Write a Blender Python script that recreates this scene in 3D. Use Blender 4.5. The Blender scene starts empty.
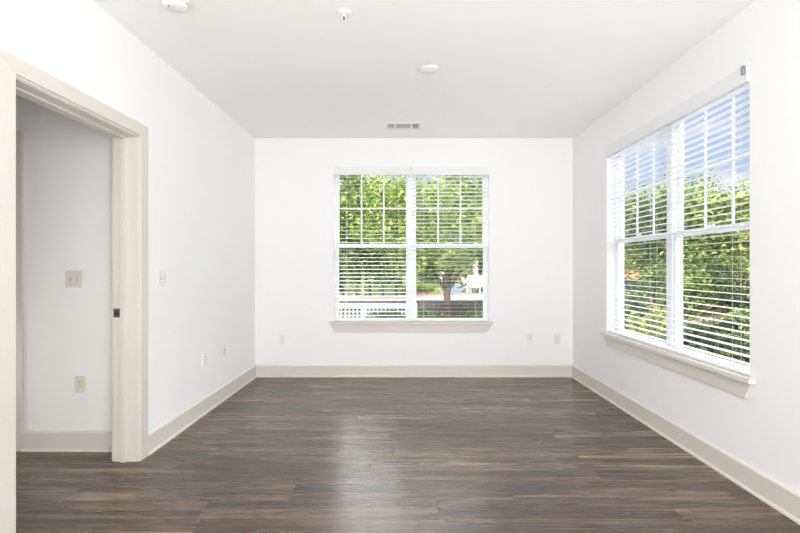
import bpy, bmesh, math, random
from mathutils import Vector, Matrix
from math import sin, cos, pi, radians

S = bpy.context.scene
COL = S.collection

# ------------------------------------------------------------------ camera
F_PX = 453.0
cam_d = bpy.data.cameras.new('camera')
cam_d.sensor_width = 36.0
cam_d.lens = F_PX * 36.0 / 800.0
cam_d.shift_x = -1.0 / 800.0
cam_d.shift_y = 0.5 / 800.0
cam_d.clip_start = 0.05
cam = bpy.data.objects.new('camera', cam_d)
COL.objects.link(cam)
cam.location = (0, 0, 1.26)
cam.rotation_euler = (radians(90), 0, 0)
S.camera = cam

# ------------------------------------------------------------------ exposure
S.view_settings.view_transform = 'Standard'
S.view_settings.look = 'None'
S.view_settings.exposure = 0.05
S.view_settings.gamma = 1.0
S.view_settings.use_curve_mapping = False
S.cycles.use_denoising = True
S.cycles.max_bounces = 12
S.cycles.diffuse_bounces = 8
S.cycles.transparent_max_bounces = 16
S.cycles.sample_clamp_indirect = 6.0

# ------------------------------------------------------------------ sky
SKY_HIGH = 10.0      # brightness of the added cloud band
wd = bpy.data.worlds.new('sky')
S.world = wd
wd.use_nodes = True
nt = wd.node_tree
for n in list(nt.nodes):
    nt.nodes.remove(n)
def wn(t, **k):
    n = nt.nodes.new(t)
    for a, b in k.items():
        setattr(n, a, b)
    return n
tc = wn('ShaderNodeTexCoord')
sx = wn('ShaderNodeSeparateXYZ')
nt.links.new(tc.outputs['Generated'], sx.inputs[0])
blue = wn('ShaderNodeValToRGB')
cr = blue.color_ramp
cr.elements[0].position = 0.0; cr.elements[0].color = (0.62, 0.76, 0.97, 1)
cr.elements[1].position = 0.5; cr.elements[1].color = (0.30, 0.48, 0.86, 1)
e = cr.elements.new(0.16); e.color = (0.46, 0.62, 0.92, 1)
nt.links.new(sx.outputs['Z'], blue.inputs[0])
cmap = wn('ShaderNodeMapping')
cmap.inputs['Scale'].default_value = (1, 1, 2.6)
cmap.inputs['Location'].default_value = (0.37, 0.1, 0.05)
nt.links.new(tc.outputs['Generated'], cmap.inputs[0])
cn = wn('ShaderNodeTexNoise')
cn.inputs['Scale'].default_value = 4.2
cn.inputs['Detail'].default_value = 7.0
cn.inputs['Roughness'].default_value = 0.55
nt.links.new(cmap.outputs[0], cn.inputs['Vector'])
cramp = wn('ShaderNodeValToRGB')
cramp.color_ramp.elements[0].position = 0.50
cramp.color_ramp.elements[1].position = 0.66
nt.links.new(cn.outputs['Fac'], cramp.inputs[0])
mixc = wn('ShaderNodeMixRGB')
mixc.inputs[2].default_value = (0.93, 0.95, 1.0, 1)
nt.links.new(cramp.outputs[0], mixc.inputs[0])
nt.links.new(blue.outputs[0], mixc.inputs[1])
# added bright cloud band above the visible sky, for room light and floor glare
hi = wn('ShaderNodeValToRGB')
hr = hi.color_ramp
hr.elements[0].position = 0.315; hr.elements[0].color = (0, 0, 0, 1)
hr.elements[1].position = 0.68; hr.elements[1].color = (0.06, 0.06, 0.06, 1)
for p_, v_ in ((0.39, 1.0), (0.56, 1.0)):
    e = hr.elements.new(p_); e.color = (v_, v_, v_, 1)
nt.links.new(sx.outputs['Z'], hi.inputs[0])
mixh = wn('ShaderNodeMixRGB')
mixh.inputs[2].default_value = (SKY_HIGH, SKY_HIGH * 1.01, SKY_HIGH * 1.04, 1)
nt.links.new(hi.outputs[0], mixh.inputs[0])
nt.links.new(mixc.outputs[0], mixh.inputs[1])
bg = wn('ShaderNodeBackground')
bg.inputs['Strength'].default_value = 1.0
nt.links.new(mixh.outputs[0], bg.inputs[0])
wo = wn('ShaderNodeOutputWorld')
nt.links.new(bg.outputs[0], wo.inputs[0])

# ------------------------------------------------------------------ sun and added fill lights
sd = bpy.data.lights.new('sun', 'SUN')
sd.energy = 5.5
sd.angle = radians(0.6)
sd.color = (1.0, 0.95, 0.86)
sun = bpy.data.objects.new('sun', sd)
COL.objects.link(sun)
sun.rotation_euler = Vector((0.42, 0.60, -0.95)).to_track_quat('-Z', 'Y').to_euler()

def area(name, loc, direction, sxz, syz, power, color=(1, 1, 1)):
    d = bpy.data.lights.new(name, 'AREA')
    d.shape = 'RECTANGLE'; d.size = sxz; d.size_y = syz
    d.energy = power; d.color = color
    o = bpy.data.objects.new(name, d)
    COL.objects.link(o)
    o.location = loc
    o.rotation_euler = Vector(direction).to_track_quat('-Z', 'Y').to_euler()
    return o
area('rear_fill', (0.15, -2.45, 1.4), (0, 1, 0.05), 3.2, 2.2, 6, (0.985, 0.993, 1.0))  # added weak fill behind the camera, no real fixture
area('bounce_fill', (0.10, -1.2, 0.70), (0.0, 0.3, 1), 3.0, 2.2, 108, (0.985, 0.993, 1.0))  # added upward fill, unseen, bounces off the ceiling
area('side_fill', (1.90, -1.3, 1.35), (-1, 1.45, -0.05), 2.2, 2.0, 125, (0.985, 0.993, 1.0))  # added fill by the right wall behind the camera, no window there
area('hall_fill', (-3.45, 2.25, 0.45), (1, 0.75, 0), 0.6, 0.5, 4.5, (1.0, 0.95, 0.87))  # added low fill, out of view, brightens the hall end wall

# ------------------------------------------------------------------ materials
def srgb(r, g, b):
    f = lambda c: (c / 255 / 12.92) if c / 255 <= 0.04045 else ((c / 255 + 0.055) / 1.055) ** 2.4
    return (f(r), f(g), f(b), 1)

def mat(name, col, rough=0.5, metal=0.0, spec=0.5, bump=0.0, bscale=200, var=0.0, vscale=8):
    m = bpy.data.materials.new(name)
    m.use_nodes = True
    t = m.node_tree
    p = t.nodes['Principled BSDF']
    p.inputs['Base Color'].default_value = col
    p.inputs['Roughness'].default_value = rough
    p.inputs['Metallic'].default_value = metal
    p.inputs['Specular IOR Level'].default_value = spec
    g = t.nodes.new('ShaderNodeTexCoord')
    if bump:
        n = t.nodes.new('ShaderNodeTexNoise')
        n.inputs['Scale'].default_value = bscale
        n.inputs['Detail'].default_value = 3
        t.links.new(g.outputs['Object'], n.inputs['Vector'])
        b = t.nodes.new('ShaderNodeBump')
        b.inputs['Strength'].default_value = bump
        b.inputs['Distance'].default_value = 0.002
        t.links.new(n.outputs['Fac'], b.inputs['Height'])
        t.links.new(b.outputs[0], p.inputs['Normal'])
    if var:
        n = t.nodes.new('ShaderNodeTexNoise')
        n.inputs['Scale'].default_value = vscale
        n.inputs['Detail'].default_value = 5
        t.links.new(g.outputs['Object'], n.inputs['Vector'])
        r = t.nodes.new('ShaderNodeValToRGB')
        r.color_ramp.elements[0].position = 0.3
        r.color_ramp.elements[1].position = 0.7
        r.color_ramp.elements[0].color = [c * (1 - var) for c in col[:3]] + [1]
        r.color_ramp.elements[1].color = [min(1, c * (1 + var)) for c in col[:3]] + [1]
        t.links.new(n.outputs['Fac'], r.inputs[0])
        t.links.new(r.outputs[0], p.inputs['Base Color'])
    return m

M = {}
M['wall'] = mat('wall_paint', (0.90, 0.902, 0.90, 1), 0.6, spec=0.25, bump=0.05, bscale=260)
M['ceiling'] = mat('ceiling_paint', (0.93, 0.93, 0.93, 1), 0.9, spec=0.1, bump=0.1, bscale=180)
M['trim'] = mat('trim_paint', (0.70, 0.67, 0.605, 1), 0.35, spec=0.4)
M['white'] = mat('white_vinyl', (0.86, 0.87, 0.88, 1), 0.35, spec=0.4)
M['valance'] = mat('valance_vinyl', (0.84, 0.84, 0.85, 1), 0.4, spec=0.4)
M['plastic'] = mat('white_plastic', (0.84, 0.84, 0.83, 1), 0.3)
M['ivory'] = mat('ivory_plastic', (0.74, 0.71, 0.62, 1), 0.35)
M['offwhite'] = mat('off_white_plastic', (0.78, 0.765, 0.71, 1), 0.35)
M['slot'] = mat('dark_slot', (0.03, 0.03, 0.03, 1), 0.6)
M['greyslot'] = mat('grey_slot', (0.35, 0.36, 0.38, 1), 0.6)
M['vent_shade'] = mat('shaded_louver', (0.47, 0.48, 0.51, 1), 0.5)  # louvers are white; this grey imitates the shade on them
M['metal'] = mat('aged_metal', (0.17, 0.16, 0.14, 1), 0.35, metal=0.8)
M['chrome'] = mat('grey_bracket', (0.30, 0.30, 0.29, 1), 0.35, metal=0.5)
M['cord'] = mat('cord', (0.82, 0.82, 0.82, 1), 0.7)
M['bark'] = mat('bark', srgb(74, 60, 52), 0.9, var=0.45, vscale=18, bump=0.6, bscale=40)
M['palebark'] = mat('pale_bark', srgb(196, 182, 164), 0.9, var=0.25, vscale=14)
M['lawn'] = mat('lawn', srgb(96, 124, 48), 0.95, var=0.35, vscale=6)
M['deck'] = mat('pale_paving', srgb(186, 172, 158), 0.85, var=0.06, vscale=3)
M['mulch'] = mat('mulch', srgb(188, 146, 112), 0.95, var=0.4, vscale=5)
M['lounger'] = mat('white_resin', srgb(205, 210, 220), 0.5)
M['bluebox'] = mat('blue_grey_resin', srgb(120, 142, 172), 0.5)
M['black'] = mat('black_metal', srgb(50, 48, 56), 0.5)
M['teal'] = mat('pale_blue_paint', srgb(160, 184, 192), 0.6)
M['slate'] = mat('slate_board', srgb(70, 78, 98), 0.8, var=0.2, vscale=3)
M['roof'] = mat('grey_roof', srgb(112, 110, 120), 0.9, var=0.2, vscale=4)
M['lav'] = mat('pale_grey_siding', srgb(206, 206, 222), 0.8)
M['pink'] = mat('pale_pink_siding', srgb(204, 182, 178), 0.8)
M['winglass'] = mat('dark_window', srgb(60, 66, 76), 0.15)
M['outwhite'] = mat('white_outdoor_paint', srgb(205, 205, 206), 0.6)

def node_mat(name):
    m = bpy.data.materials.new(name)
    m.use_nodes = True
    return m, m.node_tree, m.node_tree.nodes['Principled BSDF']

def brick_mat(name, c1, c2, mortar, scale, bw=0.5, rh=0.25, plane='XZ'):
    m, t, p = node_mat(name)
    g = t.nodes.new('ShaderNodeTexCoord')
    s = t.nodes.new('ShaderNodeSeparateXYZ'); t.links.new(g.outputs['Object'], s.inputs[0])
    c = t.nodes.new('ShaderNodeCombineXYZ')
    t.links.new(s.outputs[plane[0]], c.inputs[0]); t.links.new(s.outputs[plane[1]], c.inputs[1])
    b = t.nodes.new('ShaderNodeTexBrick')
    b.inputs['Color1'].default_value = c1; b.inputs['Color2'].default_value = c2
    b.inputs['Mortar'].default_value = mortar
    b.inputs['Scale'].default_value = scale
    b.inputs['Mortar Size'].default_value = 0.012
    b.inputs['Brick Width'].default_value = bw; b.inputs['Row Height'].default_value = rh
    t.links.new(c.outputs[0], b.inputs['Vector'])
    t.links.new(b.outputs['Color'], p.inputs['Base Color'])
    p.inputs['Roughness'].default_value = 0.9
    return m
M['stone'] = brick_mat('grey_block', srgb(112, 106, 105), srgb(84, 78, 78), srgb(62, 58, 58), 1.0, 0.40, 0.15)
M['brick'] = brick_mat('terracotta_brick', srgb(206, 140, 112), srgb(184, 112, 92), srgb(190, 170, 160), 2.0)

def leaf_mat(name, dark, mid, light):
    m, t, p = node_mat(name)
    geo = t.nodes.new('ShaderNodeNewGeometry')
    r = t.nodes.new('ShaderNodeValToRGB')
    r.color_ramp.elements[0].color = dark
    r.color_ramp.elements[1].color = light
    e = r.color_ramp.elements.new(0.5); e.color = mid
    t.links.new(geo.outputs['Random Per Island'], r.inputs[0])
    t.links.new(r.outputs[0], p.inputs['Base Color'])
    p.inputs['Roughness'].default_value = 0.5
    p.inputs['Specular IOR Level'].default_value = 0.35
    tr = t.nodes.new('ShaderNodeBsdfTranslucent')
    t.links.new(r.outputs[0], tr.inputs[0])
    mx = t.nodes.new('ShaderNodeMixShader'); mx.inputs[0].default_value = 0.3
    out = t.nodes['Material Output']
    t.links.new(p.outputs[0], mx.inputs[1]); t.links.new(tr.outputs[0], mx.inputs[2])
    t.links.new(mx.outputs[0], out.inputs[0])
    return m
M['leaf'] = leaf_mat('leaf_bright', (0.06, 0.12, 0.02, 1), (0.26, 0.36, 0.06, 1), (0.56, 0.62, 0.18, 1))
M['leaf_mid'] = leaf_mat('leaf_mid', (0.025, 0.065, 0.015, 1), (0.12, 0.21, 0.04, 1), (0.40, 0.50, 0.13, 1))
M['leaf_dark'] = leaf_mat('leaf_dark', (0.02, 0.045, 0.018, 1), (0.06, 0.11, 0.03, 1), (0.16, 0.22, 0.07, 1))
M['leaf_lime'] = leaf_mat('leaf_lime', (0.14, 0.20, 0.02, 1), (0.30, 0.36, 0.05, 1), (0.46, 0.48, 0.10, 1))

# clear window glass
m = bpy.data.materials.new('clear_glass'); m.use_nodes = True
t = m.node_tree
for n in list(t.nodes): t.nodes.remove(n)
o_ = t.nodes.new('ShaderNodeOutputMaterial'); mx = t.nodes.new('ShaderNodeMixShader')
tr = t.nodes.new('ShaderNodeBsdfTransparent'); gl = t.nodes.new('ShaderNodeBsdfGlossy')
gl.inputs['Roughness'].default_value = 0.02
lw = t.nodes.new('ShaderNodeLayerWeight'); lw.inputs[0].default_value = 0.5
pw = t.nodes.new('ShaderNodeMath'); pw.operation = 'POWER'; pw.inputs[1].default_value = 4.0
fr = t.nodes.new('ShaderNodeMath'); fr.operation = 'MULTIPLY_ADD'; fr.inputs[1].default_value = 0.5; fr.inputs[2].default_value = 0.005
t.links.new(lw.outputs['Facing'], pw.inputs[0]); t.links.new(pw.outputs[0], fr.inputs[0])
t.links.new(fr.outputs[0], mx.inputs[0]); t.links.new(tr.outputs[0], mx.inputs[1])
t.links.new(gl.outputs[0], mx.inputs[2]); t.links.new(mx.outputs[0], o_.inputs[0])
M['glass'] = m

# wood plank floor: boards run along X
def floor_mat():
    m, t, p = node_mat('dark_oak_planks')
    L, N = t.links, t.nodes
    PW, PL = 0.178, 1.22
    def math_(op, a, b=None):
        n = N.new('ShaderNodeMath'); n.operation = op
        for i, v in enumerate((a, b)):
            if v is None: continue
            if isinstance(v, (int, float)): n.inputs[i].default_value = v
            else: L.new(v, n.inputs[i])
        return n.outputs[0]
    g = N.new('ShaderNodeTexCoord')
    s = N.new('ShaderNodeSeparateXYZ'); L.new(g.outputs['Object'], s.inputs[0])
    v = math_('DIVIDE', math_('ADD', s.outputs['Y'], 0.05), PW)
    row = math_('FLOOR', v)
    wr = N.new('ShaderNodeTexWhiteNoise'); wr.noise_dimensions = '1D'; L.new(row, wr.inputs['W'])
    u = math_('ADD', math_('DIVIDE', s.outputs['X'], PL), math_('MULTIPLY', wr.outputs['Value'], 7.31))
    colm = math_('FLOOR', u)
    cid = N.new('ShaderNodeCombineXYZ'); L.new(row, cid.inputs[0]); L.new(colm, cid.inputs[1])
    wc = N.new('ShaderNodeTexWhiteNoise'); wc.noise_dimensions = '2D'; L.new(cid.outputs[0], wc.inputs['Vector'])
    rnd = wc.outputs['Value']
    # grain coordinates, shifted per board
    gx = math_('ADD', s.outputs['X'], math_('MULTIPLY', rnd, 37.0))
    gc = N.new('ShaderNodeCombineXYZ'); L.new(gx, gc.inputs[0]); L.new(s.outputs['Y'], gc.inputs[1])
    L.new(math_('MULTIPLY', rnd, 91.0), gc.inputs[2])
    def noise(scale, detail, vec_scale, rough=0.55, dist=0.0):
        mp = N.new('ShaderNodeMapping'); mp.inputs['Scale'].default_value = vec_scale
        L.new(gc.outputs[0], mp.inputs[0])
        n = N.new('ShaderNodeTexNoise')
        n.inputs['Scale'].default_value = scale; n.inputs['Detail'].default_value = detail
        n.inputs['Roughness'].default_value = rough; n.inputs['Distortion'].default_value = dist
        L.new(mp.outputs[0], n.inputs['Vector'])
        return n.outputs['Fac']
    broad = noise(3.0, 3, (0.22, 3.4, 1), 0.5, 0.6)
    fine = noise(8.0, 3, (0.16, 4.6, 1), 0.55, 0.4)
    # tone = per board + broad streaks + fine grain
    tone = math_('ADD', math_('ADD', math_('MULTIPLY', math_('SUBTRACT', rnd, 0.5), 0.26),
                 math_('MULTIPLY', math_('SUBTRACT', broad, 0.5), 1.9)),
                 math_('MULTIPLY', math_('SUBTRACT', fine, 0.5), 0.42))
    tone = math_('ADD', tone, 0.46)
    r = N.new('ShaderNodeValToRGB')
    r.color_ramp.elements[0].position = 0.05; r.color_ramp.elements[0].color = srgb(56, 41, 29)
    r.color_ramp.elements[1].position = 0.95; r.color_ramp.elements[1].color = srgb(148, 124, 99)
    e = r.color_ramp.elements.new(0.45); e.color = srgb(82, 64, 48)
    e = r.color_ramp.elements.new(0.70); e.color = srgb(109, 88, 68)
    L.new(tone, r.inputs[0])
    # seams
    fv = math_('FRACT', v); fu = math_('FRACT', u)
    dv = math_('MULTIPLY', math_('MINIMUM', fv, math_('SUBTRACT', 1.0, fv)), PW)
    du = math_('MULTIPLY', math_('MINIMUM', fu, math_('SUBTRACT', 1.0, fu)), PL)
    d = math_('MINIMUM', math_('MULTIPLY', dv, 1.3), du)
    seam = math_('LESS_THAN', d, 0.0019)
    mx = N.new('ShaderNodeMixRGB'); mx.inputs[2].default_value = srgb(46, 38, 34)
    L.new(math_('MULTIPLY', seam, 0.75), mx.inputs[0]); L.new(r.outputs[0], mx.inputs[1])
    L.new(mx.outputs[0], p.inputs['Base Color'])
    rr = math_('ADD', 0.20, math_('MULTIPLY', fine, 0.14))
    L.new(rr, p.inputs['Roughness'])
    p.inputs['Specular IOR Level'].default_value = 0.75
    b = N.new('ShaderNodeBump'); b.inputs['Strength'].default_value = 0.06; b.inputs['Distance'].default_value = 0.001
    L.new(math_('SUBTRACT', fine, math_('MULTIPLY', seam, 1.2)), b.inputs['Height'])
    L.new(b.outputs[0], p.inputs['Normal'])
    return m
M['floor'] = floor_mat()

# ------------------------------------------------------------------ mesh helpers
class MB:
    def __init__(s):
        s.bm = bmesh.new()
    def box(s, x0, x1, y0, y1, z0, z1, bev=0.0):
        vs = [s.bm.verts.new((x, y, z)) for x in (x0, x1) for y in (y0, y1) for z in (z0, z1)]
        fs = [s.bm.faces.new([vs[i] for i in q]) for q in
              ((0, 1, 3, 2), (4, 6, 7, 5), (0, 4, 5, 1), (2, 3, 7, 6), (0, 2, 6, 4), (1, 5, 7, 3))]
        if bev:
            es = {e for f in fs for e in f.edges}
            bmesh.ops.bevel(s.bm, geom=list(es), offset=bev, segments=2, affect='EDGES', profile=0.6)
        return s
    def prism(s, pts, off, bev=0.0):
        off = Vector(off)
        a = [s.bm.verts.new(p) for p in pts]
        b = [s.bm.verts.new(Vector(p) + off) for p in pts]
        n = len(pts)
        fs = [s.bm.faces.new(a[::-1]), s.bm.faces.new(b)]
        for i in range(n):
            fs.append(s.bm.faces.new((a[i], a[(i + 1) % n], b[(i + 1) % n], b[i])))
        if bev:
            es = {e for f in fs for e in f.edges}
            bmesh.ops.bevel(s.bm, geom=list(es), offset=bev, segments=2, affect='EDGES', profile=0.6)
        return s
    def lathe(s, prof, c=(0, 0, 0), n=32, axis='Z'):
        rings = []
        c = Vector(c)
        def P(r, h, a):
            if axis == 'Z': return c + Vector((r * cos(a), r * sin(a), h))
            if axis == 'Y': return c + Vector((r * cos(a), h, r * sin(a)))
            return c + Vector((h, r * cos(a), r * sin(a)))
        for r, h in prof:
            if r < 1e-6: rings.append([s.bm.verts.new(P(0, h, 0))])
            else: rings.append([s.bm.verts.new(P(r, h, 2 * pi * i / n)) for i in range(n)])
        for a, b in zip(rings, rings[1:]):
            for i in range(n):
                j = (i + 1) % n
                if len(a) == 1 and len(b) > 1: s.bm.faces.new((a[0], b[i], b[j]))
                elif len(b) == 1 and len(a) > 1: s.bm.faces.new((a[i], a[j], b[0]))
                elif len(a) > 1: s.bm.faces.new((a[i], a[j], b[j], b[i]))
        return s
    def tube(s, pts, rad, n=8):
        pts = [Vector(p) for p in pts]
        if not isinstance(rad, (list, tuple)): rad = [rad] * len(pts)
        prev = None
        rings = []
        for i, p in enumerate(pts):
            d = (pts[min(i + 1, len(pts) - 1)] - pts[max(i - 1, 0)]).normalized()
            up = Vector((0, 0, 1)) if abs(d.z) < 0.9 else Vector((1, 0, 0))
            if prev is not None: up = prev
            x = d.cross(up)
            if x.length < 1e-5: x = d.cross(Vector((0, 1, 0)))
            x.normalize(); y = x.cross(d).normalized(); prev = y
            rings.append([s.bm.verts.new(p + (x * cos(2 * pi * k / n) + y * sin(2 * pi * k / n)) * rad[i]) for k in range(n)])
        for a, b in zip(rings, rings[1:]):
            for k in range(n):
                s.bm.faces.new((a[k], a[(k + 1) % n], b[(k + 1) % n], b[k]))
        s.bm.faces.new(rings[0][::-1]); s.bm.faces.new(rings[-1])
        return s
    def build(s, name, m, parent=None, smooth=False, loc=None):
        bmesh.ops.recalc_face_normals(s.bm, faces=s.bm.faces[:])
        me = bpy.data.meshes.new(name)
        s.bm.to_mesh(me); s.bm.free()
        me.materials.append(m)
        if smooth:
            for f in me.polygons: f.use_smooth = True
        o = bpy.data.objects.new(name, me)
        COL.objects.link(o)
        if parent: o.parent = parent
        if loc: o.location = loc
        return o

def tag(o, label=None, cat=None, group=None, kind=None):
    if label: o['label'] = label
    if cat: o['category'] = cat
    if group: o['group'] = group
    if kind: o['kind'] = kind
    return o

def empty(name, loc=(0, 0, 0), rz=0.0, **k):
    o = bpy.data.objects.new(name, None)
    o.empty_display_size = 0.05
    COL.objects.link(o)
    o.location = loc; o.rotation_euler = (0, 0, rz)
    return tag(o, **k)

def copy_tree(o, parent=None):
    c = o.copy(); COL.objects.link(c)
    if parent: c.parent = parent
    for ch in list(o.children): copy_tree(ch, c)
    return c

# ------------------------------------------------------------------ room shell
XL, XR, YB, YR, H = -1.674, 1.972, 5.2, -2.6, 2.739
TW = 0.16                 # outer wall thickness
TI = 0.160                # partition thickness
HX, HY0, HY1 = -3.75, -1.2, 3.11
LEAN = -0.0143           # the left wall stands very slightly out of square   # hall: far left, near end, end wall
DY0, DY1, DZ = 2.018, 2.932, 2.100  # doorway clear opening
WB = (-0.774, 1.009)      # back window opening (X)
WR = (2.562, 4.342)       # right window opening (Y)
WZ0, WZ1 = 0.635, 2.41    # window opening heights

def st(name, mb, m, label, cat):
    return tag(mb.build(name, m), label, cat, kind='structure')

st('floor', MB().box(HX - .1, XR + TW, YR - TW, YB + TW, -0.12, 0.0), M['floor'],
   'dark brown wood plank floor running across the room and hall', 'floor')
st('ceiling', MB().box(HX - .1, XR + TW, YR - TW, YB + TW, H, H + 0.25), M['ceiling'],
   'flat white painted ceiling above the room', 'ceiling')
w = MB()
w.box(XL - TI, WB[0], YB, YB + TW, 0, H); w.box(WB[1], XR + TW, YB, YB + TW, 0, H)
w.box(WB[0], WB[1], YB, YB + TW, 0, WZ0); w.box(WB[0], WB[1], YB, YB + TW, WZ1, H)
st('wall_back', w, M['wall'], 'white far wall with the front-facing window', 'wall')
w = MB()
w.box(XR, XR + TW, YR, WR[0], 0, H); w.box(XR, XR + TW, WR[1], YB, 0, H)
w.box(XR, XR + TW, WR[0], WR[1], 0, WZ0); w.box(XR, XR + TW, WR[0], WR[1], WZ1, H)
st('wall_right', w, M['wall'], 'white right wall holding the side window', 'wall')
w = MB()
JT = 0.019
w.box(XL - TI, XL, YR, DY0 - JT, 0, H); w.box(XL - TI, XL, DY1 + JT, YB, 0, H)
w.box(XL - TI, XL, DY0 - JT, DY1 + JT, DZ + JT, H)
st('wall_left', w, M['wall'], 'white left wall with the open doorway', 'wall')
st('wall_rear', MB().box(XL - TI, XR + TW, YR - TW, YR, 0, H), M['wall'], 'white wall behind the viewer', 'wall')
# hall beyond the doorway
st('wall_hall_end', MB().box(HX, XL - TI, HY1, HY1 + 0.12, 0, H), M['wall'],
   'white hall wall seen through the doorway with ivory switch and outlet', 'wall')
st('wall_hall_left', MB().box(HX - 0.12, HX, HY0, HY1, 0, H), M['wall'], 'white far side wall of the hall', 'wall')
st('wall_hall_near', MB().box(HX, XL - TI, HY0 - 0.12, HY0, 0, H), M['wall'], 'white near end wall of the hall', 'wall')

# baseboards: flat board, eased top, small shoe at the floor
BH, BT = 0.138, 0.016
def base_profile(along, a0, a1, face, inward, label, name):
    prof = [(0, 0), (0.026, 0), (0.026, 0.008), (0.022, 0.015), (BT, 0.019), (BT, BH - 0.010), (BT - 0.006, BH), (0, BH)]
    if along == 'X':
        pts = [(a0, face + inward * d, z) for d, z in prof]; off = (a1 - a0, 0, 0)
    else:
        pts = [(face + inward * d, a0, z) for d, z in prof]; off = (0, a1 - a0, 0)
    return st(name, MB().prism(pts, off), M['trim'], label, 'baseboard')
CW = 0.092                # casing width
base_profile('X', XL, XR, YB, -1, 'beige painted baseboard along the far wall', 'baseboard_back')
base_profile('Y', YR, YB - 0.026, XR, -1, 'beige painted baseboard along the right wall', 'baseboard_right')
base_profile('Y', DY1 + 0.094, YB - 0.026, XL, 1, 'beige painted baseboard between doorway and far wall', 'baseboard_left')
base_profile('Y', YR, DY0 - 0.112, XL, 1, 'beige painted baseboard on the near side of the doorway', 'baseboard_left_near')
base_profile('X', -2.587, XL - TI, HY1, -1, 'pale baseboard of the hall seen through the doorway', 'baseboard_hall')

# ------------------------------------------------------------------ doorway
door = tag(empty('door_1', (0, 0, 0)), 'open doorway with beige casing in the left wall', 'doorway', kind='structure')
jb = MB()
jb.box(XL - TI, XL, DY1, DY1 + JT, 0, DZ + JT); jb.build('jamb', M['trim'], door)
MB().box(XL - TI, XL, DY0 - JT, DY0, 0, DZ + JT).build('jamb', M['trim'], door)
MB().box(XL - TI, XL, DY0, DY1, DZ, DZ + JT).build('head_jamb', M['trim'], door)
SX0, SX1 = XL - 0.105, XL - 0.070
sp = MB()
sp.box(SX0, SX1, DY1 - 0.015, DY1, 0, DZ, 0.002)
sp.build('door_stop', M['trim'], door)
MB().box(SX0, SX1, DY0, DY0 + 0.011, 0, DZ, 0.002).build('door_stop', M['trim'], door)
MB().box(SX0, SX1, DY0 + 0.011, DY1 - 0.011, DZ - 0.011, DZ, 0.002).build('door_stop', M['trim'], door)
def casing(xf, sgn, y0, y1, ztop, par, CN=0.105, CW=0.088):
    # three mitred pieces round the opening y0..y1, on the wall face xf
    r = 0.005
    a0, a1, zt = y0 - r, y1 + r, ztop + r
    layers = ((0.0, 0.012, 0.007), (0.010, CW, 0.018))   # thin inner field, thicker outer band
    for s_ in (0, 1, 2):
        mb = MB()
        for i0, i1, th in layers:
            off = (sgn * th, 0, 0)
            if s_ == 0:
                n1 = CN if i1 == CW else i1
                p = [(xf, a0 - i0, 0), (xf, a0 - n1, 0), (xf, a0 - n1, zt + i1), (xf, a0 - i0, zt + i0)]
            elif s_ == 1:
                p = [(xf, a1 + i0, 0), (xf, a1 + i1, 0), (xf, a1 + i1, zt + i1), (xf, a1 + i0, zt + i0)]
            else:
                n1 = CN if i1 == CW else i1
                p = [(xf, a0 - i0, zt + i0), (xf, a0 - n1, zt + i1), (xf, a1 + i1, zt + i1), (xf, a1 + i0, zt + i0)]
            mb.prism(p, off, 0.0022)
        mb.build('casing', M['trim'], par)
casing(XL, 1, DY0, DY1, DZ, door)
casing(XL - TI, -1, DY0, DY1, DZ, door)
spz = 1.26 - 46 * DY1 / F_PX
k = MB().box(XL - TI + 0.004, SX0 - 0.006, DY1 - 0.002, DY1, spz - 0.029, spz + 0.029, 0.001)
kp = tag(k.build('strike_plate', M['metal'], door), 'dark metal strike plate')
MB().box(XL - TI + 0.013, SX0 - 0.016, DY1 - 0.0026, DY1 - 0.0018, spz - 0.012, spz + 0.012).build('latch_hole', M['slot'], kp)
# door leaf, swung back into the hall on the near jamb
leaf = MB()
lx1 = XL - TI + 0.002
leaf.box(lx1 - 0.876, lx1, DY0 + 0.002, DY0 + 0.037, 0.008, DZ - 0.004, 0.002)
lf = leaf.build('door_leaf', M['plastic'], door)
MB().lathe([(0.0, 0), (0.030, 0), (0.030, 0.006), (0.012, 0.012), (0.012, 0.035), (0.027, 0.045), (0.029, 0.060), (0.02, 0.07), (0, 0.072)],
           (lx1 - 0.81, DY0 + 0.037, 0.95), 20, 'Y').build('door_knob', M['metal'], lf, True)

# the left wall and all it carries turn together about the far corner
def turn_left(o):
    o.matrix_world = Matrix.Translation((XL, YB, 0)) @ Matrix.Rotation(LEAN, 4, 'Z') @ Matrix.Translation((-XL, -YB, 0)) @ o.matrix_basis
for nm in ('wall_left', 'baseboard_left', 'baseboard_left_near', 'door_1'):
    turn_left(bpy.data.objects[nm])

# closed door in the hall's end wall, only the edge of its casing shows
d2 = tag(empty('door_2', (0, 0, 0)), 'closed white door with casing at the end of the hall', 'door', kind='structure')
cx1 = -2.587; c_in = cx1 - CW
MB().box(c_in, cx1, HY1 - 0.019, HY1, 0, 2.195, 0.003).build('casing', M['trim'], d2)
MB().box(c_in - 0.81 - CW, c_in - 0.81, HY1 - 0.019, HY1, 0, 2.195, 0.003).build('casing', M['trim'], d2)
MB().box(c_in - 0.81, c_in, HY1 - 0.019, HY1, 2.195 - CW, 2.195, 0.003).build('casing', M['trim'], d2)
MB().box(c_in - 0.808, c_in - 0.002, HY1 - 0.008, HY1, 0.008, 2.195 - CW, 0.002).build('door_leaf', M['plastic'], d2)

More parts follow.
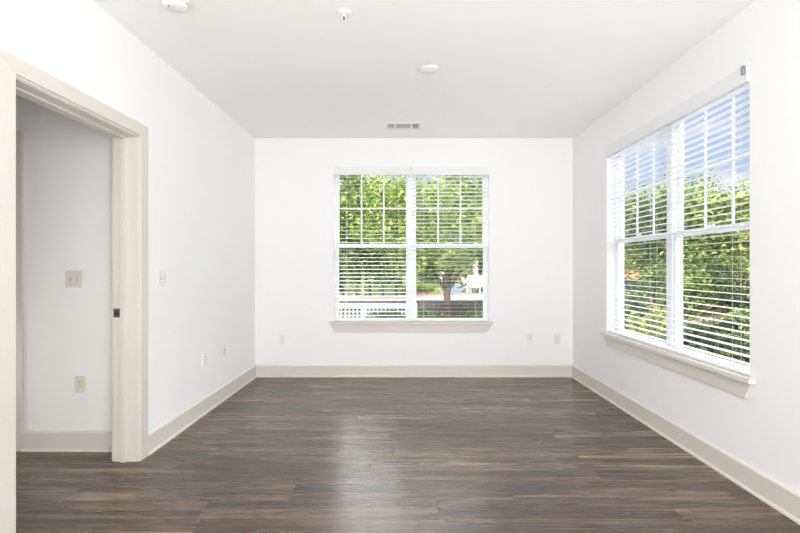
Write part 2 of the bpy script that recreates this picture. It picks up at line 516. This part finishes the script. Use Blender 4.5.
# ------------------------------------------------------------------ windows (local frame: X along the wall, Y outward, Z up; origin at room face)
WW = 1.782
def make_window(name, loc, rz, label):
    root = tag(empty(name, loc, rz), label, 'window', kind='structure')
    h = WW / 2
    y0, y1 = 0.078, 0.158
    fr = MB()
    z0, z1 = WZ0, WZ1
    f = 0.020
    fr.box(-h, -h + f, y0, y1, z0, z1); fr.box(h - f, h, y0, y1, z0, z1)
    fr.box(-h + f, h - f, y0, y1, z1 - f, z1); fr.box(-h + f, h - f, y0, y1, z0, z0 + 0.016)
    fr.box(-0.031, 0.031, y0 - 0.006, y1, z0 + 0.016, z1 - f)
    fr.build('frame', M['white'], root)
    for sgn in (-1, 1):
        a, b = (-h + f, -0.031) if sgn < 0 else (0.031, h - f)
        zb, zm0, zm1, zt = z0 + 0.016, 1.492, 1.532, z1 - f
        w = 0.028
        def sash(ya, yb, z_0, z_1, bot, top, nm):
            s = MB()
            s.box(a, a + w, ya, yb, z_0, z_1, 0.002); s.box(b - w, b, ya, yb, z_0, z_1, 0.002)
            s.box(a + w, b - w, ya, yb, z_0, z_0 + bot, 0.002); s.box(a + w, b - w, ya, yb, z_1 - top, z_1, 0.002)
            o = s.build(nm, M['white'], root)
            g = MB(); ym = (ya + yb) / 2
            g.box(a + w, b - w, ym - 0.002, ym + 0.002, z_0 + bot, z_1 - top)
            g.build('glass_pane', M['glass'], o)
            return o
        lo = sash(y0 + 0.006, y0 + 0.036, zb, 1.527, 0.012, 0.044, 'lower_sash')
        up = sash(y0 + 0.040, y0 + 0.070, 1.496, zt, 0.036, 0.028, 'upper_sash')
        mu = MB(); ym = y0 + 0.055
        ga, gb = a + w, b - w; mz = (1.532 + zt - 0.028) / 2
        for q in (1, 2):
            xm = ga + (gb - ga) * q / 3
            mu.box(xm - 0.0082, xm + 0.0082, ym - 0.0045, ym + 0.0045, 1.532, zt - 0.028)
        mu.box(ga, gb, ym - 0.0043, ym + 0.0043, mz - 0.0082, mz + 0.0082)
        mu.build('muntin_grid', M['white'], up)
        lk = MB().box((a + b) / 2 - 0.03, (a + b) / 2 + 0.03, y0 - 0.006, y0 + 0.01, 1.527, 1.541, 0.003)
        lk.build('sash_lock', M['plastic'], lo)
    # stool with horns and apron below
    s = MB()
    s.prism([(-h - 0.045, -0.042, z0 - 0.028), (h + 0.045, -0.042, z0 - 0.028), (h + 0.045, -0.0005, z0 - 0.028), (h, -0.0005, z0 - 0.028),
             (h, y0, z0 - 0.028), (-h, y0, z0 - 0.028), (-h, -0.0005, z0 - 0.028), (-h - 0.045, -0.0005, z0 - 0.028)], (0, 0, 0.030), 0.004)
    s.build('window_stool', M['trim'], root)
    a_ = MB()
    a_.prism([(-h - 0.030, 0, z0 - 0.029), (h + 0.030, 0, z0 - 0.029), (h - 0.018, 0, z0 - 0.122), (-h + 0.018, 0, z0 - 0.122)], (0, -0.017, 0), 0.003)
    a_.build('apron', M['trim'], root)
    return root
make_window('window_1', ((WB[0] + WB[1]) / 2, YB, 0), 0.0, 'white double window of gridded sashes in the far wall')
make_window('window_2', (XR, (WR[0] + WR[1]) / 2, 0), -pi / 2, 'white double window of gridded sashes in the right wall')

# ------------------------------------------------------------------ venetian blinds
def make_blind(width, tilt, label, clip_end=0):
    root = empty('venetian_blind')
    tag(root, label, 'blind', 'white slatted blinds')
    h = width / 2
    yc = 0.034
    v = MB()
    v.box(-h, h, -0.014, 0.004, 2.314, 2.4095, 0.0015)
    v.box(-h + 0.002, h - 0.002, -0.0165, -0.013, 2.330, 2.394, 0.001)
    v.build('valance', M['valance'], root)
    MB().box(-h + 0.004, h - 0.004, 0.008, 0.060, 2.352, 2.406, 0.002).build('headrail', M['white'], root)
    sl = MB()
    n = 37; zt = 2.300; zb = 0.700
    ca, sa = cos(tilt), sin(tilt)
    for i in range(n):
        zc = zt + (zb - zt) * i / (n - 1)
        prof = []
        for j in range(5):
            q = -0.025 + 0.05 * j / 4
            crown = 0.0005 * (1 - (q / 0.025) ** 2)
            prof.append((q, crown + 0.0006))
        for j in range(4, -1, -1):
            q = -0.025 + 0.05 * j / 4
            crown = 0.0005 * (1 - (q / 0.025) ** 2)
            prof.append((q, crown - 0.0006))
        pts = [(-h + 0.003, yc + q * ca - z * sa, zc + q * sa + z * ca) for q, z in prof]
        sl.prism(pts, (2 * h - 0.006, 0, 0))
    sl.build('slat_panel', M['white'], root)
    MB().box(-h + 0.003, h - 0.003, yc - 0.025, yc + 0.025, 0.640, 0.658, 0.003).build('bottom_rail', M['white'], root)
    for q in (-0.30, 0.30):
        c = MB()
        for dy in (-0.0265, 0.0265):
            y = yc + dy * ca; 
            c.tube([(q, y, 0.65), (q, y, 2.36)], 0.0009, 5)
        c.build('ladder_cord', M['cord'], root)
    if clip_end:
        x = clip_end * h
        b = MB(); b.lathe([(0, 0), (0.009, 0.002), (0.011, 0.012), (0.011, 0.045), (0.007, 0.052), (0, 0.053)], (x - clip_end * 0.013, -0.026, 2.352), 14)
        tag(b.build('end_bracket', M['chrome'], root, True), 'small grey end bracket')
    return root
HB = WW / 4
cxb = (WB[0] + WB[1]) / 2; cyr = (WR[0] + WR[1]) / 2
bw = WW / 2 - 0.006
b1 = make_blind(bw, radians(6.8), 'left of the two white blinds on the far window, upper slats edge-on'); b1.location = (cxb - HB, YB, 0)
b2 = make_blind(bw, radians(-5.0), 'right of the two white blinds on the far window, slats broad at the top'); b2.location = (cxb + HB, YB, 0)
b3 = make_blind(bw, radians(0), 'white blind on the right-wall window, half nearer the corner'); b3.location = (XR, cyr + HB, 0); b3.rotation_euler.z = -pi / 2
b4 = make_blind(bw, radians(0), 'white blind on the right-wall window, half nearer the viewer, grey end bracket', 1); b4.location = (XR, cyr - HB, 0); b4.rotation_euler.z = -pi / 2

# ------------------------------------------------------------------ wall plates (local: face toward -Y, wall at Y=0)
def plate(kind, m, gang=1):
    root = empty('light_switch' if kind == 'toggle' else 'wall_outlet')
    w = 0.070 + 0.046 * (gang - 1)
    MB().box(-w / 2, w / 2, -0.006, 0, -0.0575, 0.0575, 0.002).build('cover_plate', m, root)
    for g in range(gang):
        x = (g - (gang - 1) / 2) * 0.046
        if kind == 'toggle':
            MB().box(x - 0.0055, x + 0.0055, -0.0066, -0.0052, -0.012, 0.012).build('toggle_slot', M['greyslot'], root)
            MB().prism([(x - 0.004, -0.006, -0.004), (x + 0.004, -0.006, -0.004), (x + 0.0035, -0.018, 0.006), (x - 0.0035, -0.018, 0.006)], (0, 0, 0.007), 0.001).build('toggle', m, root)
            for z in (-0.030, 0.030):
                MB().lathe([(0, -0.0012), (0.003, -0.001), (0.0034, 0)], (x, -0.006, z), 10, 'Y').build('screw', M['greyslot'], root)
        elif kind == 'duplex':
            for z in (-0.0195, 0.0195):
                f = MB().box(x - 0.0165, x + 0.0165, -0.0085, -0.005, z - 0.014, z + 0.014, 0.003).build('receptacle', m, root)
                s = MB()
                for dx in (-0.0065, 0.0065):
                    s.box(x + dx - 0.0014, x + dx + 0.0014, -0.0089, -0.0082, z - 0.002, z + 0.007)
                s.box(x - 0.0025, x + 0.0025, -0.0089, -0.0082, z - 0.0095, z - 0.0050)
                s.build('socket_slot', M['slot'], f)
            MB().lathe([(0, -0.0012), (0.003, -0.001), (0.0034, 0)], (x, -0.006, 0), 10, 'Y').build('screw', M['greyslot'], root)
        elif kind == 'jack':
            for z in (-0.010, 0.012):
                MB().lathe([(0, -0.006), (0.0045, -0.006), (0.0055, 0)], (x, -0.006, z), 14, 'Y').build('jack', M['slot' if z > 0 else 'greyslot'], root)
            for z in (-0.042, 0.042):
                MB().lathe([(0, -0.0012), (0.003, -0.001), (0.0034, 0)], (x, -0.006, z), 10, 'Y').build('screw', M['greyslot'], root)
        elif kind == 'decora':
            f = MB().box(x - 0.0165, x + 0.0165, -0.0080, -0.005, -0.0335, 0.0335, 0.002).build('insert', m, root)
            MB().box(x - 0.006, x + 0.006, -0.0095, -0.0075, -0.022, 0.022, 0.001).build('rocker', m, f)
    return root
RL = pi / 2
def put(p, loc, rz, label, cat, group=None):
    p.location = loc; p.rotation_euler.z = rz
    tag(p, label, cat, group)
    if rz == RL: turn_left(p)
    return p
put(plate('toggle', M['plastic'], 2), (XL, 3.225, 1.180), RL, 'white double light switch on the left wall beside the doorway', 'light switch')
put(plate('duplex', M['plastic']), (XL, 3.889, 0.468), RL, 'plain white outlet low on the left wall, nearer the doorway', 'outlet')
put(plate('jack', M['plastic']), (XL, 4.308, 0.462), RL, 'white jack plate with a dark dot low on the left wall nearer the corner', 'outlet')
put(plate('duplex', M['plastic']), (-1.365, YB, 0.430), 0, 'white outlet on the far wall left of the window', 'outlet')
put(plate('jack', M['plastic']), (1.478, YB, 0.440), 0, 'white plate with two dark dots on the far wall right of the window', 'outlet')
put(plate('decora', M['offwhite']), (1.792, YB, 0.440), 0, 'off-white rectangular outlet on the far wall beside the right corner', 'outlet')
put(plate('toggle', M['ivory'], 2), (-2.243, HY1, 1.178), 0, 'ivory double light switch on the hall wall through the doorway', 'light switch')
put(plate('duplex', M['ivory']), (-2.200, HY1, 0.456), 0, 'ivory outlet low on the hall wall above the baseboard', 'outlet')

# ------------------------------------------------------------------ ceiling fittings
# supply vent near the far wall
v = tag(empty('ceiling_vent', (0.024, 4.735, H)), 'white three-section supply vent in the ceiling near the far wall', 'vent')
fx, fy = 0.190, 0.125
ox, oy = 0.162, 0.078
fr = MB()
fr.box(-fx, fx, -fy, -oy, -0.008, 0, 0.002); fr.box(-fx, fx, oy, fy, -0.008, 0, 0.002)
fr.box(-fx, -ox, -oy, oy, -0.008, 0, 0.002); fr.box(ox, fx, -oy, oy, -0.008, 0, 0.002)
for x in (-0.086, 0.086): fr.box(x - 0.009, x + 0.009, -oy, oy, -0.0075, 0)
fr.build('vent_frame', M['plastic'], v)
MB().box(-ox, ox, -oy, oy, -0.0006, 0).build('duct_shade', M['greyslot'], v)  # flat grey sheet imitating the dim duct behind the louvers
lv = MB()
for i in range(9):
    y = -oy + 0.012 + i * (2 * oy - 0.024) / 8
    lv.prism([(-0.077, y - 0.005, -0.0015), (-0.077, y + 0.006, -0.0065), (-0.077, y + 0.0068, -0.0060), (-0.077, y - 0.0042, -0.0010)], (0.154, 0, 0))
lv.build('louver', M['vent_shade'], v)
for s_ in (-1, 1):
    lv = MB()
    for i in range(3):
        x = s_ * (0.106 + i * 0.021)
        lv.prism([(x - s_ * 0.005, -oy, -0.0015), (x + s_ * 0.005, -oy, -0.0065), (x + s_ * 0.0062, -oy, -0.0058), (x - s_ * 0.0038, -oy, -0.0008)], (0, 2 * oy, 0))
    lv.build('louver', M['vent_shade'], v)
# round cover disc
dsc = tag(empty('ceiling_disc', (0.206, 3.333, H)), 'plain white round disc standing just off the ceiling, ahead of the vent', 'ceiling cover')
MB().lathe([(0.040, 0), (0.040, -0.020)], (0, 0, 0), 32).build('mounting_ring', M['greyslot'], dsc, True)
MB().lathe([(0, -0.020), (0.070, -0.020), (0.073, -0.022), (0.072, -0.027), (0.055, -0.033), (0, -0.036)], (0, 0, 0), 40).build('cover', M['plastic'], dsc, True)
# fire sprinkler
sk = tag(empty('fire_sprinkler', (-0.331, 2.63, H)), 'white pendent fire sprinkler with a dark centre on the ceiling', 'sprinkler')
MB().lathe([(0.040, 0), (0.041, -0.004), (0.034, -0.010), (0.018, -0.013), (0.014, -0.013)], n=32).build('escutcheon', M['plastic'], sk, True)
MB().lathe([(0, -0.010), (0.012, -0.010), (0.012, -0.024), (0.008, -0.026), (0, -0.026)], n=20).build('body', M['plastic'], sk, True)
for s_ in (-1, 1):
    MB().tube([(s_ * 0.009, 0, -0.022), (s_ * 0.013, 0, -0.034), (s_ * 0.010, 0, -0.046), (s_ * 0.002, 0, -0.052)], 0.0022, 8).build('frame_arm', M['plastic'], sk, True)
MB().tube([(0, 0, -0.026), (0, 0, -0.050)], 0.0042, 10).build('heat_bulb', M['slot'], sk, True)
df = MB().lathe([(0, -0.051), (0.014, -0.0525), (0.016, -0.054), (0.014, -0.0555), (0, -0.056)], n=20)
df.build('deflector', M['plastic'], sk, True)
# smoke detector
sm = tag(empty('smoke_detector', (-1.248, 2.50, H)), 'round white smoke detector cut by the top edge of the picture', 'smoke detector')
MB().lathe([(0.078, 0), (0.078, -0.012), (0.072, -0.016), (0, -0.016)], n=40).build('base', M['plastic'], sm, True)
hd = MB().lathe([(0.066, -0.014), (0.066, -0.034), (0.056, -0.046), (0.03, -0.052), (0, -0.053)], n=40).build('head', M['plastic'], sm, True)
for i in range(10):
    a = 2 * pi * i / 10
    c, s_ = cos(a), sin(a)
    q = MB().box(-0.0022, 0.0022, -0.007, 0.007, -0.0045, 0.0045)
    o = q.build('sensor_slot', M['greyslot'], hd)
    o.location = (0.0655 * c, 0.0655 * s_, -0.027); o.rotation_euler.z = a
MB().lathe([(0.0, -0.0545), (0.006, -0.0545), (0.008, -0.051)], (-0.02, -0.025, 0), 14).build('test_button', M['greyslot'], hd, True)

# ================================================================== outdoors
def at(px, py, Y):
    return Vector(((px - 401) / F_PX * Y, Y, 1.26 - (py - 267) / F_PX * Y))

st('lawn', MB().box(-25, 30, YB + TW + 0.02, 60, -0.5, -0.35), M['lawn'], 'green ground outside the windows', 'ground')
TZ = 0.37
st('terrace', MB().box(-25, 5.0, 12.25, 60, -0.35, TZ - 0.02), M['lawn'], 'raised grassy terrace behind the block wall', 'ground')
st('retaining_wall', MB().box(-25, 5.0, 12.0, 12.25, -0.36, TZ), M['stone'], 'grey block retaining wall across the far window', 'wall')
st('paved_path', MB().box(-25, 5.0, 12.25, 14.4, TZ - 0.02, TZ), M['deck'], 'pale paved strip above the block wall', 'path')
st('brick_edging', MB().box(0.3, 5.0, 14.4, 14.5, TZ - 0.02, TZ + 0.05), M['brick'], 'low reddish edging behind the pale paved strip', 'edging')

# planting bank on the right
bk = MB()
bk.prism([(4.6, 5.5, -0.36), (9.5, 5.5, 0.62), (30, 5.5, 0.9), (30, 5.5, -0.36)], (0, 35, 0))
st('planting_bank', bk, M['mulch'], 'tan mulched bank rising outside the right window', 'ground')

def foliage(rng, cx, cy, cz, rx, ry, rz, n, leaf, clumps, spread):
    verts, faces = [], []
    cs = []
    while len(cs) < clumps:
        p = Vector((rng.uniform(-1, 1), rng.uniform(-1, 1), rng.uniform(-1, 1)))
        if 0.25 < p.length < 1: cs.append(p)
    for i in range(n):
        c = rng.choice(cs)
        p = Vector((cx + (c.x + rng.gauss(0, spread)) * rx, cy + (c.y + rng.gauss(0, spread)) * ry, cz + (c.z + rng.gauss(0, spread)) * rz))
        L = leaf * rng.uniform(0.7, 1.3); W = L * 0.32
        d = Vector((rng.gauss(0, 1), rng.gauss(0, 1), rng.gauss(-0.3, 0.5))).normalized()
        nn = Vector((rng.gauss(0, 0.6), rng.gauss(0, 0.6), 1)).normalized()
        s = d.cross(nn)
        if s.length < 1e-3: continue
        s.normalize(); nn = s.cross(d)
        b = len(verts)
        verts += [p - d * L / 2, p + s * W + nn * W * .35, p + d * L / 2, p - s * W + nn * W * .35]
        faces += [(b, b + 1, b + 2), (b, b + 2, b + 3)]
    return verts, faces

def add_foliage(par, vf, m):
    me = bpy.data.meshes.new('foliage')
    me.from_pydata([tuple(v) for v in vf[0]], [], vf[1])
    me.materials.append(m)
    o = bpy.data.objects.new('foliage', me)
    COL.objects.link(o); o.parent = par
    return o

def tree(x, y, zg, fork, crown, n, leafm, bark, label, seed, leaf=0.12, r0=0.075, group='trees outside the windows', branches=None, clumps=70, spread=0.16):
    """crown = (dx, dy, cz, rx, ry, rz) with cz an absolute height"""
    rng = random.Random(seed)
    root = tag(empty('tree', (x, y, zg)), label, 'tree', group)
    MB().tube([(0, 0, -0.05), (0.01, 0, (fork - zg) * .5), (0, 0, fork - zg)], [r0 * 1.25, r0 * 1.02, r0], 10).build('trunk', bark, root, True)
    cdx, cdy, cz, rx, ry, rz = crown
    if branches is None:
        branches = []
        for i in range(5):
            a = 2 * pi * i / 5 + rng.uniform(-.3, .3)
            branches.append((cos(a) * rx * .55, sin(a) * ry * .55, rng.uniform(-.1, .45) * rz + cz - fork))
    for bx, by, bz in branches:
        mid = Vector((bx * .45 + rng.uniform(-.05, .05), by * .45, bz * .55))
        z0 = fork - zg
        MB().tube([(0, 0, z0 - 0.06), mid * .5 + Vector((0, 0, z0 - .02)), mid + Vector((0, 0, z0)), Vector((bx, by, bz + z0))],
                  [r0 * .75, r0 * .55, r0 * .42, r0 * .15], 8).build('branch', bark, root, True)
    add_foliage(root, foliage(rng, cdx, cdy, cz - zg, rx, ry, rz, n, leaf, clumps, spread), leafm)
    return root

def shrub(x, y, zg, rx, ry, rz, n, leafm, label, seed, leaf=0.10, group='shrubs outside the windows', clumps=40, name='shrub'):
    rng = random.Random(seed)
    root = tag(empty(name, (x, y, zg)), label, 'shrub', group)
    st_ = MB()
    for i in range(6):
        a = 2 * pi * i / 6 + rng.uniform(-.4, .4)
        st_.tube([(0.02 * cos(a), 0.02 * sin(a), -0.02), (cos(a) * rx * .3, sin(a) * ry * .3, rz * .9), (cos(a) * rx * .6, sin(a) * ry * .6, rz * 1.5)], [0.018, 0.012, 0.005], 6)
    st_.build('stem', M['bark'], root, True)
    add_foliage(root, foliage(rng, 0, 0, rz, rx, ry, rz, n, leaf, clumps, 0.17), leafm)
    return root

# -- beyond the far window
p = at(447, 320, 9.6)
tree(p.x, 9.6, -0.36, 0.80, (0.05, 0.2, 2.15, 1.75, 1.2, 1.15), 13000, M['leaf'], M['bark'],
     'leafy tree with a forked trunk in front of the block wall beyond the far window', 11, leaf=0.105,
     branches=[(-0.75, 0.1, 0.75), (-0.35, -0.2, 1.1), (0.3, 0.2, 1.0), (0.75, 0.0, 0.8), (0.1, 0.4, 1.2)])
p = at(363, 300, 13.0)
tree(p.x, 13.0, TZ, 1.2, (0.12, 0, 2.30, 1.25, 1.2, 1.6), 11000, M['leaf_mid'], M['palebark'],
     'bushy green tree on a thin pale trunk left in the far window', 12, leaf=0.125, r0=0.05)
p = at(480, 290, 17.0)
tree(p.x, 17.0, TZ, 1.9, (0.2, 0, 2.9, 1.9, 1.2, 1.4), 6000, M['leaf_mid'], M['bark'],
     'further green tree behind the right half of the far window', 13, leaf=0.17, r0=0.08)
p = at(400, 290, 19.0)
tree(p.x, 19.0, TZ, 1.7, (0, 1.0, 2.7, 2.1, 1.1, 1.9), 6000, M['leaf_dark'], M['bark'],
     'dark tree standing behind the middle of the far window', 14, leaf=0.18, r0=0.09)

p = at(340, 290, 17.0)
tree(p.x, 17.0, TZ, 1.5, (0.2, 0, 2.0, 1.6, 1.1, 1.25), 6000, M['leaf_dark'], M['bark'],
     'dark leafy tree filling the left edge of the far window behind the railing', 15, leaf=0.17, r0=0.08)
for i, (px, py, Y, rx, rz, n, mt, lb) in enumerate([
        (425, 293, 15.6, 0.45, 0.13, 900, 'leaf_lime', 'low lime-green bush behind the paved strip, left of the forked trunk'),
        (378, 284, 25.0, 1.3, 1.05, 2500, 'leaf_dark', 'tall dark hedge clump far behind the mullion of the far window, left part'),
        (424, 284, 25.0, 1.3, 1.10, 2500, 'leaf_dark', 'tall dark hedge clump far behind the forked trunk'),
        (404, 297, 15.0, 0.30, 0.16, 600, 'leaf_lime', 'low yellow-green bush beside the dark railing'),
        (425, 325, 11.0, 0.40, 0.17, 800, 'leaf_mid', 'green plant at the foot of the block wall, left of the forked trunk'),
        (470, 324, 11.0, 0.28, 0.14, 500, 'leaf_mid', 'green plant at the foot of the block wall, right of the forked trunk'),
        (487, 324, 11.0, 0.22, 0.15, 400, 'leaf_mid', 'small green plant against the block wall at the right of the far window'),
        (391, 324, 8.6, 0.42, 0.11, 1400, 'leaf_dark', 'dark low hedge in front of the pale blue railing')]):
    q = at(px, py, Y)
    shrub(q.x, Y, max(q.z, TZ - .02) if Y > 12.2 else q.z, rx, 0.3, rz, n, M[mt], lb, 40 + i, leaf=0.16 if Y > 20 else 0.07)

# pale blue railing low on the left
f = tag(empty('garden_railing', (at(372, 320, 9.0).x, 9.0, -0.35)), 'pale blue and white picket railing low outside the left of the far window', 'railing')
ztop = at(372, 304, 9.0).z + 0.35; 
MB().box(-0.95, 0.85, -0.03, 0.03, ztop - 0.09, ztop, 0.005).build('rail', M['teal'], f)
MB().box(-0.95, 0.85, -0.02, 0.02, 0.10, 0.16, 0.005).build('rail', M['teal'], f)
for i in range(22):
    x = -0.93 + i * 0.08
    MB().box(x - 0.014, x + 0.014, -0.012, 0.012, 0.16, ztop - 0.09).build('picket', M['outwhite'], f)
for x in (-0.95, -0.15, 0.85):
    MB().box(x - 0.05, x + 0.05, -0.05, 0.05, 0, ztop + 0.01, 0.006).build('post', M['teal'], f)

# dark railing on the terrace
f = tag(empty('metal_railing', (0, 14.2, TZ)), 'thin black metal railing on the paved strip at the left', 'railing')
for px in (330, 343, 357, 370, 383, 396):
    x = at(px, 290, 14.2).x
    MB().box(x - 0.035, x + 0.035, -0.035, 0.035, 0, 0.42).build('post', M['black'], f)
x0, x1 = at(330, 290, 14.2).x, at(396, 290, 14.2).x
MB().box(x0, x1, -0.02, 0.02, 0.36, 0.40).build('rail', M['black'], f)

# two white loungers and a blue-grey box on the grass
def lounger(x, y, label):
    r = tag(empty('sun_lounger', (x, y, TZ - 0.02), radians(70)), label, 'sun lounger', 'white loungers on the grass')
    MB().box(-0.75, 0.25, -0.19, 0.19, 0.20, 0.26, 0.01).build('seat', M['lounger'], r)
    MB().prism([(0.20, -0.19, 0.21), (0.62, -0.19, 0.58), (0.58, -0.19, 0.63), (0.15, -0.19, 0.26)], (0, 0.38, 0), 0.01).build('backrest', M['lounger'], r)
    for a in (-0.68, 0.18):
        for b in (-0.16, 0.16):
            MB().box(a - 0.03, a + 0.03, b - 0.03, b + 0.03, 0, 0.21).build('leg', M['lounger'], r)
    return r
lounger(at(467, 290, 16.2).x, 16.2, 'white sun lounger on the grass, left one of the pair beside the blue box')
lounger(at(476, 290, 16.2).x + .1, 16.2, 'white sun lounger on the grass, right one of the pair')
b_ = tag(empty('deck_box', (at(456, 290, 16.4).x - .15, 15.1, TZ - .02)), 'low blue-grey box on the grass right of the forked trunk', 'box')
MB().box(-0.22, 0.22, -0.2, 0.2, 0, 0.26, 0.02).build('body', M['bluebox'], b_)
MB().box(-0.24, 0.24, -0.22, 0.22, 0.26, 0.31, 0.015).build('lid', M['bluebox'], b_)

# far low brick building with white columns
b_ = tag(empty('brick_building', (0, 27, TZ - .02)), 'low terracotta brick building with white columns beyond the grass', 'building')
x0, x1 = at(412, 280, 27).x, at(520, 280, 27).x
MB().box(x0, x1, 0.6, 6, 0, 3.0).build('wall', M['brick'], b_)
MB().prism([(x0 - .3, -0.5, 2.9), (x0 - .3, 6.4, 2.9), (x0 - .3, 3.0, 4.3)], (x1 - x0 + .6, 0, 0)).build('roof', M['roof'], b_)
for px in (418, 441, 464, 476, 489, 505):
    x = at(px, 280, 27).x
    MB().box(x - 0.16, x + 0.16, 0, 0.32, 0, 2.9, 0.02).build('column', M['outwhite'], b_)
for px in (429, 447, 470, 483, 497):
    x = at(px, 280, 27).x
    w_ = MB().box(x - 0.28, x + 0.28, 0.52, 0.6, 0.7, 2.0).build('window', M['outwhite'], b_)
    MB().box(x - 0.22, x + 0.22, 0.49, 0.52, 0.76, 1.94).build('pane', M['winglass'], w_)
# far pale pink block at the left
b_ = tag(empty('apartment_building', (0, 30, TZ - .02)), 'pale pink apartment block with grey bands behind the left of the far window', 'building')
x0, x1 = -12, at(372, 200, 30).x
MB().box(x0, x1, 0, 8, 0, 9.0).build('wall', M['pink'], b_)
for z in (4.7, 5.9):
    MB().box(x0 - .1, x1 + .1, -0.35, 0, z, z + 0.45).build('balcony_band', M['roof'], b_)
for px in (342, 352, 363):
    x = at(px, 200, 30).x
    for z in (2.0, 6.6):
        w_ = MB().box(x - 0.28, x + 0.28, -0.06, 0, z, z + 1.1).build('window', M['outwhite'], b_)
        MB().box(x - 0.22, x + 0.22, -0.08, -0.06, z + .06, z + 1.04).build('pane', M['winglass'], w_)
MB().box(x0 - .2, x1 + .2, -0.2, 8.2, 9.0, 9.3).build('roof', M['roof'], b_)

# -- beyond the right window
for i, (px, Y, fork, rx, cz, rz, n, mt, bk_, lb) in enumerate([
        (622, 17.5, 1.6, 1.5, 2.3, 1.6, 6000, 'leaf_mid', 'bark', 'green tree beyond the right window, nearest its far edge'),
        (656, 13.0, 1.5, 1.10, 2.25, 1.15, 8000, 'leaf_mid', 'bark', 'green tree just left of the right window mullion'),
        (688, 17.0, 1.6, 1.5, 2.7, 2.0, 8000, 'leaf_mid', 'bark', 'tallest green tree just right of the right window mullion'),
        (722, 11.8, 1.4, 1.15, 1.95, 1.35, 8000, 'leaf', 'bark', 'yellow-green tree in the right window near its near edge'),
        (762, 15.5, 1.5, 1.4, 2.3, 1.5, 6000, 'leaf_mid', 'bark', 'green tree half hidden behind the near edge of the right window')]):
    q = at(px, 270, Y)
    zg = -0.36 + (min(q.x, 9.5) - 4.6) / 4.9 * 0.98 if q.x > 4.6 else -0.36
    tree(q.x, Y, zg, fork, (0, 0, cz, rx, rx * .8, rz), int(n * 1.4), M[mt], M[bk_], lb, 70 + i, leaf=0.125, clumps=90)
for i, (px, py, Y, rx, rz, n, mt, lb) in enumerate([
        (656, 334, 8.0, 0.42, 0.40, 2200, 'leaf_lime', 'yellow-green shrub at the foot of the right window beside the mullion'),
        (628, 328, 9.8, 0.55, 0.42, 3000, 'leaf_dark', 'dark green shrub low in the far half of the right window'),
        (670, 300, 11.5, 0.75, 0.62, 4000, 'leaf_mid', 'rounded green shrub behind the right window mullion'),
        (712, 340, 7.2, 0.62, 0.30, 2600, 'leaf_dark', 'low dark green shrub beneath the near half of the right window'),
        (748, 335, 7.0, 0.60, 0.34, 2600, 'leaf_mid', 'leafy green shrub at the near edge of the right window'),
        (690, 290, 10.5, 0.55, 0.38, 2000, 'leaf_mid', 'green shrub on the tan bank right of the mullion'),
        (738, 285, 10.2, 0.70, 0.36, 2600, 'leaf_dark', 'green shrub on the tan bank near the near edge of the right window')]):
    q = at(px, py, Y)
    zg = -0.36 + (min(q.x, 9.5) - 4.6) / 4.9 * 0.98 if q.x > 4.6 else -0.36
    shrub(q.x, Y, zg, rx, rx * .8, max(rz, (q.z - zg) * .9), n, M[mt], lb, 90 + i, leaf=0.10)

# slate board fence and brick house at the far edge of the right window
q0, q1 = at(608, 300, 14.6), at(640, 300, 14.6)
f = tag(empty('board_fence', (q0.x, 14.6, -0.2)), 'dark slate board fence at the far edge of the right window', 'fence')
MB().box(0, q1.x - q0.x, 0, 0.04, 0, 1.05).build('board_panel', M['slate'], f)
for x in (0, (q1.x - q0.x) / 2, q1.x - q0.x):
    MB().box(x - 0.05, x + 0.05, -0.06, 0.0, 0, 1.12, 0.005).build('post', M['slate'], f)
h_ = tag(empty('brick_house', (at(626, 280, 24).x, 24, 0.5)), 'orange brick house glimpsed through trees in the right window', 'house')
MB().box(-1.6, 1.6, 0, 4, 0, 2.2).build('wall', M['brick'], h_)
MB().prism([(-1.8, -0.3, 2.2), (1.8, -0.3, 2.2), (0, -0.3, 2.9)], (0, 4.6, 0)).build('roof', M['roof'], h_)
w_ = MB().box(-0.5, 0.5, -0.06, 0, 0.7, 1.6).build('window', M['outwhite'], h_)
MB().box(-0.42, 0.42, -0.09, -0.06, 0.78, 1.52).build('pane', M['winglass'], w_)
h_ = tag(empty('roofed_house', (at(752, 200, 22).x, 22, 0.6)), 'pale grey house with dark roof above the trees in the right window', 'house')
MB().box(-0.85, 4, 0, 4, 0, 4.0).build('wall', M['lav'], h_)
MB().prism([(-1.2, -0.4, 3.95), (-1.2, 4.4, 3.95), (-1.2, 4.4, 4.15), (-1.2, 2.0, 4.75), (-1.2, -0.4, 4.15)], (5.5, 0, 0)).build('roof', M['roof'], h_)
w_ = MB().box(0.3, 1.1, -0.06, 0, 2.3, 3.4).build('window', M['outwhite'], h_)
MB().box(0.38, 1.02, -0.09, -0.06, 2.38, 3.32).build('pane', M['winglass'], w_)
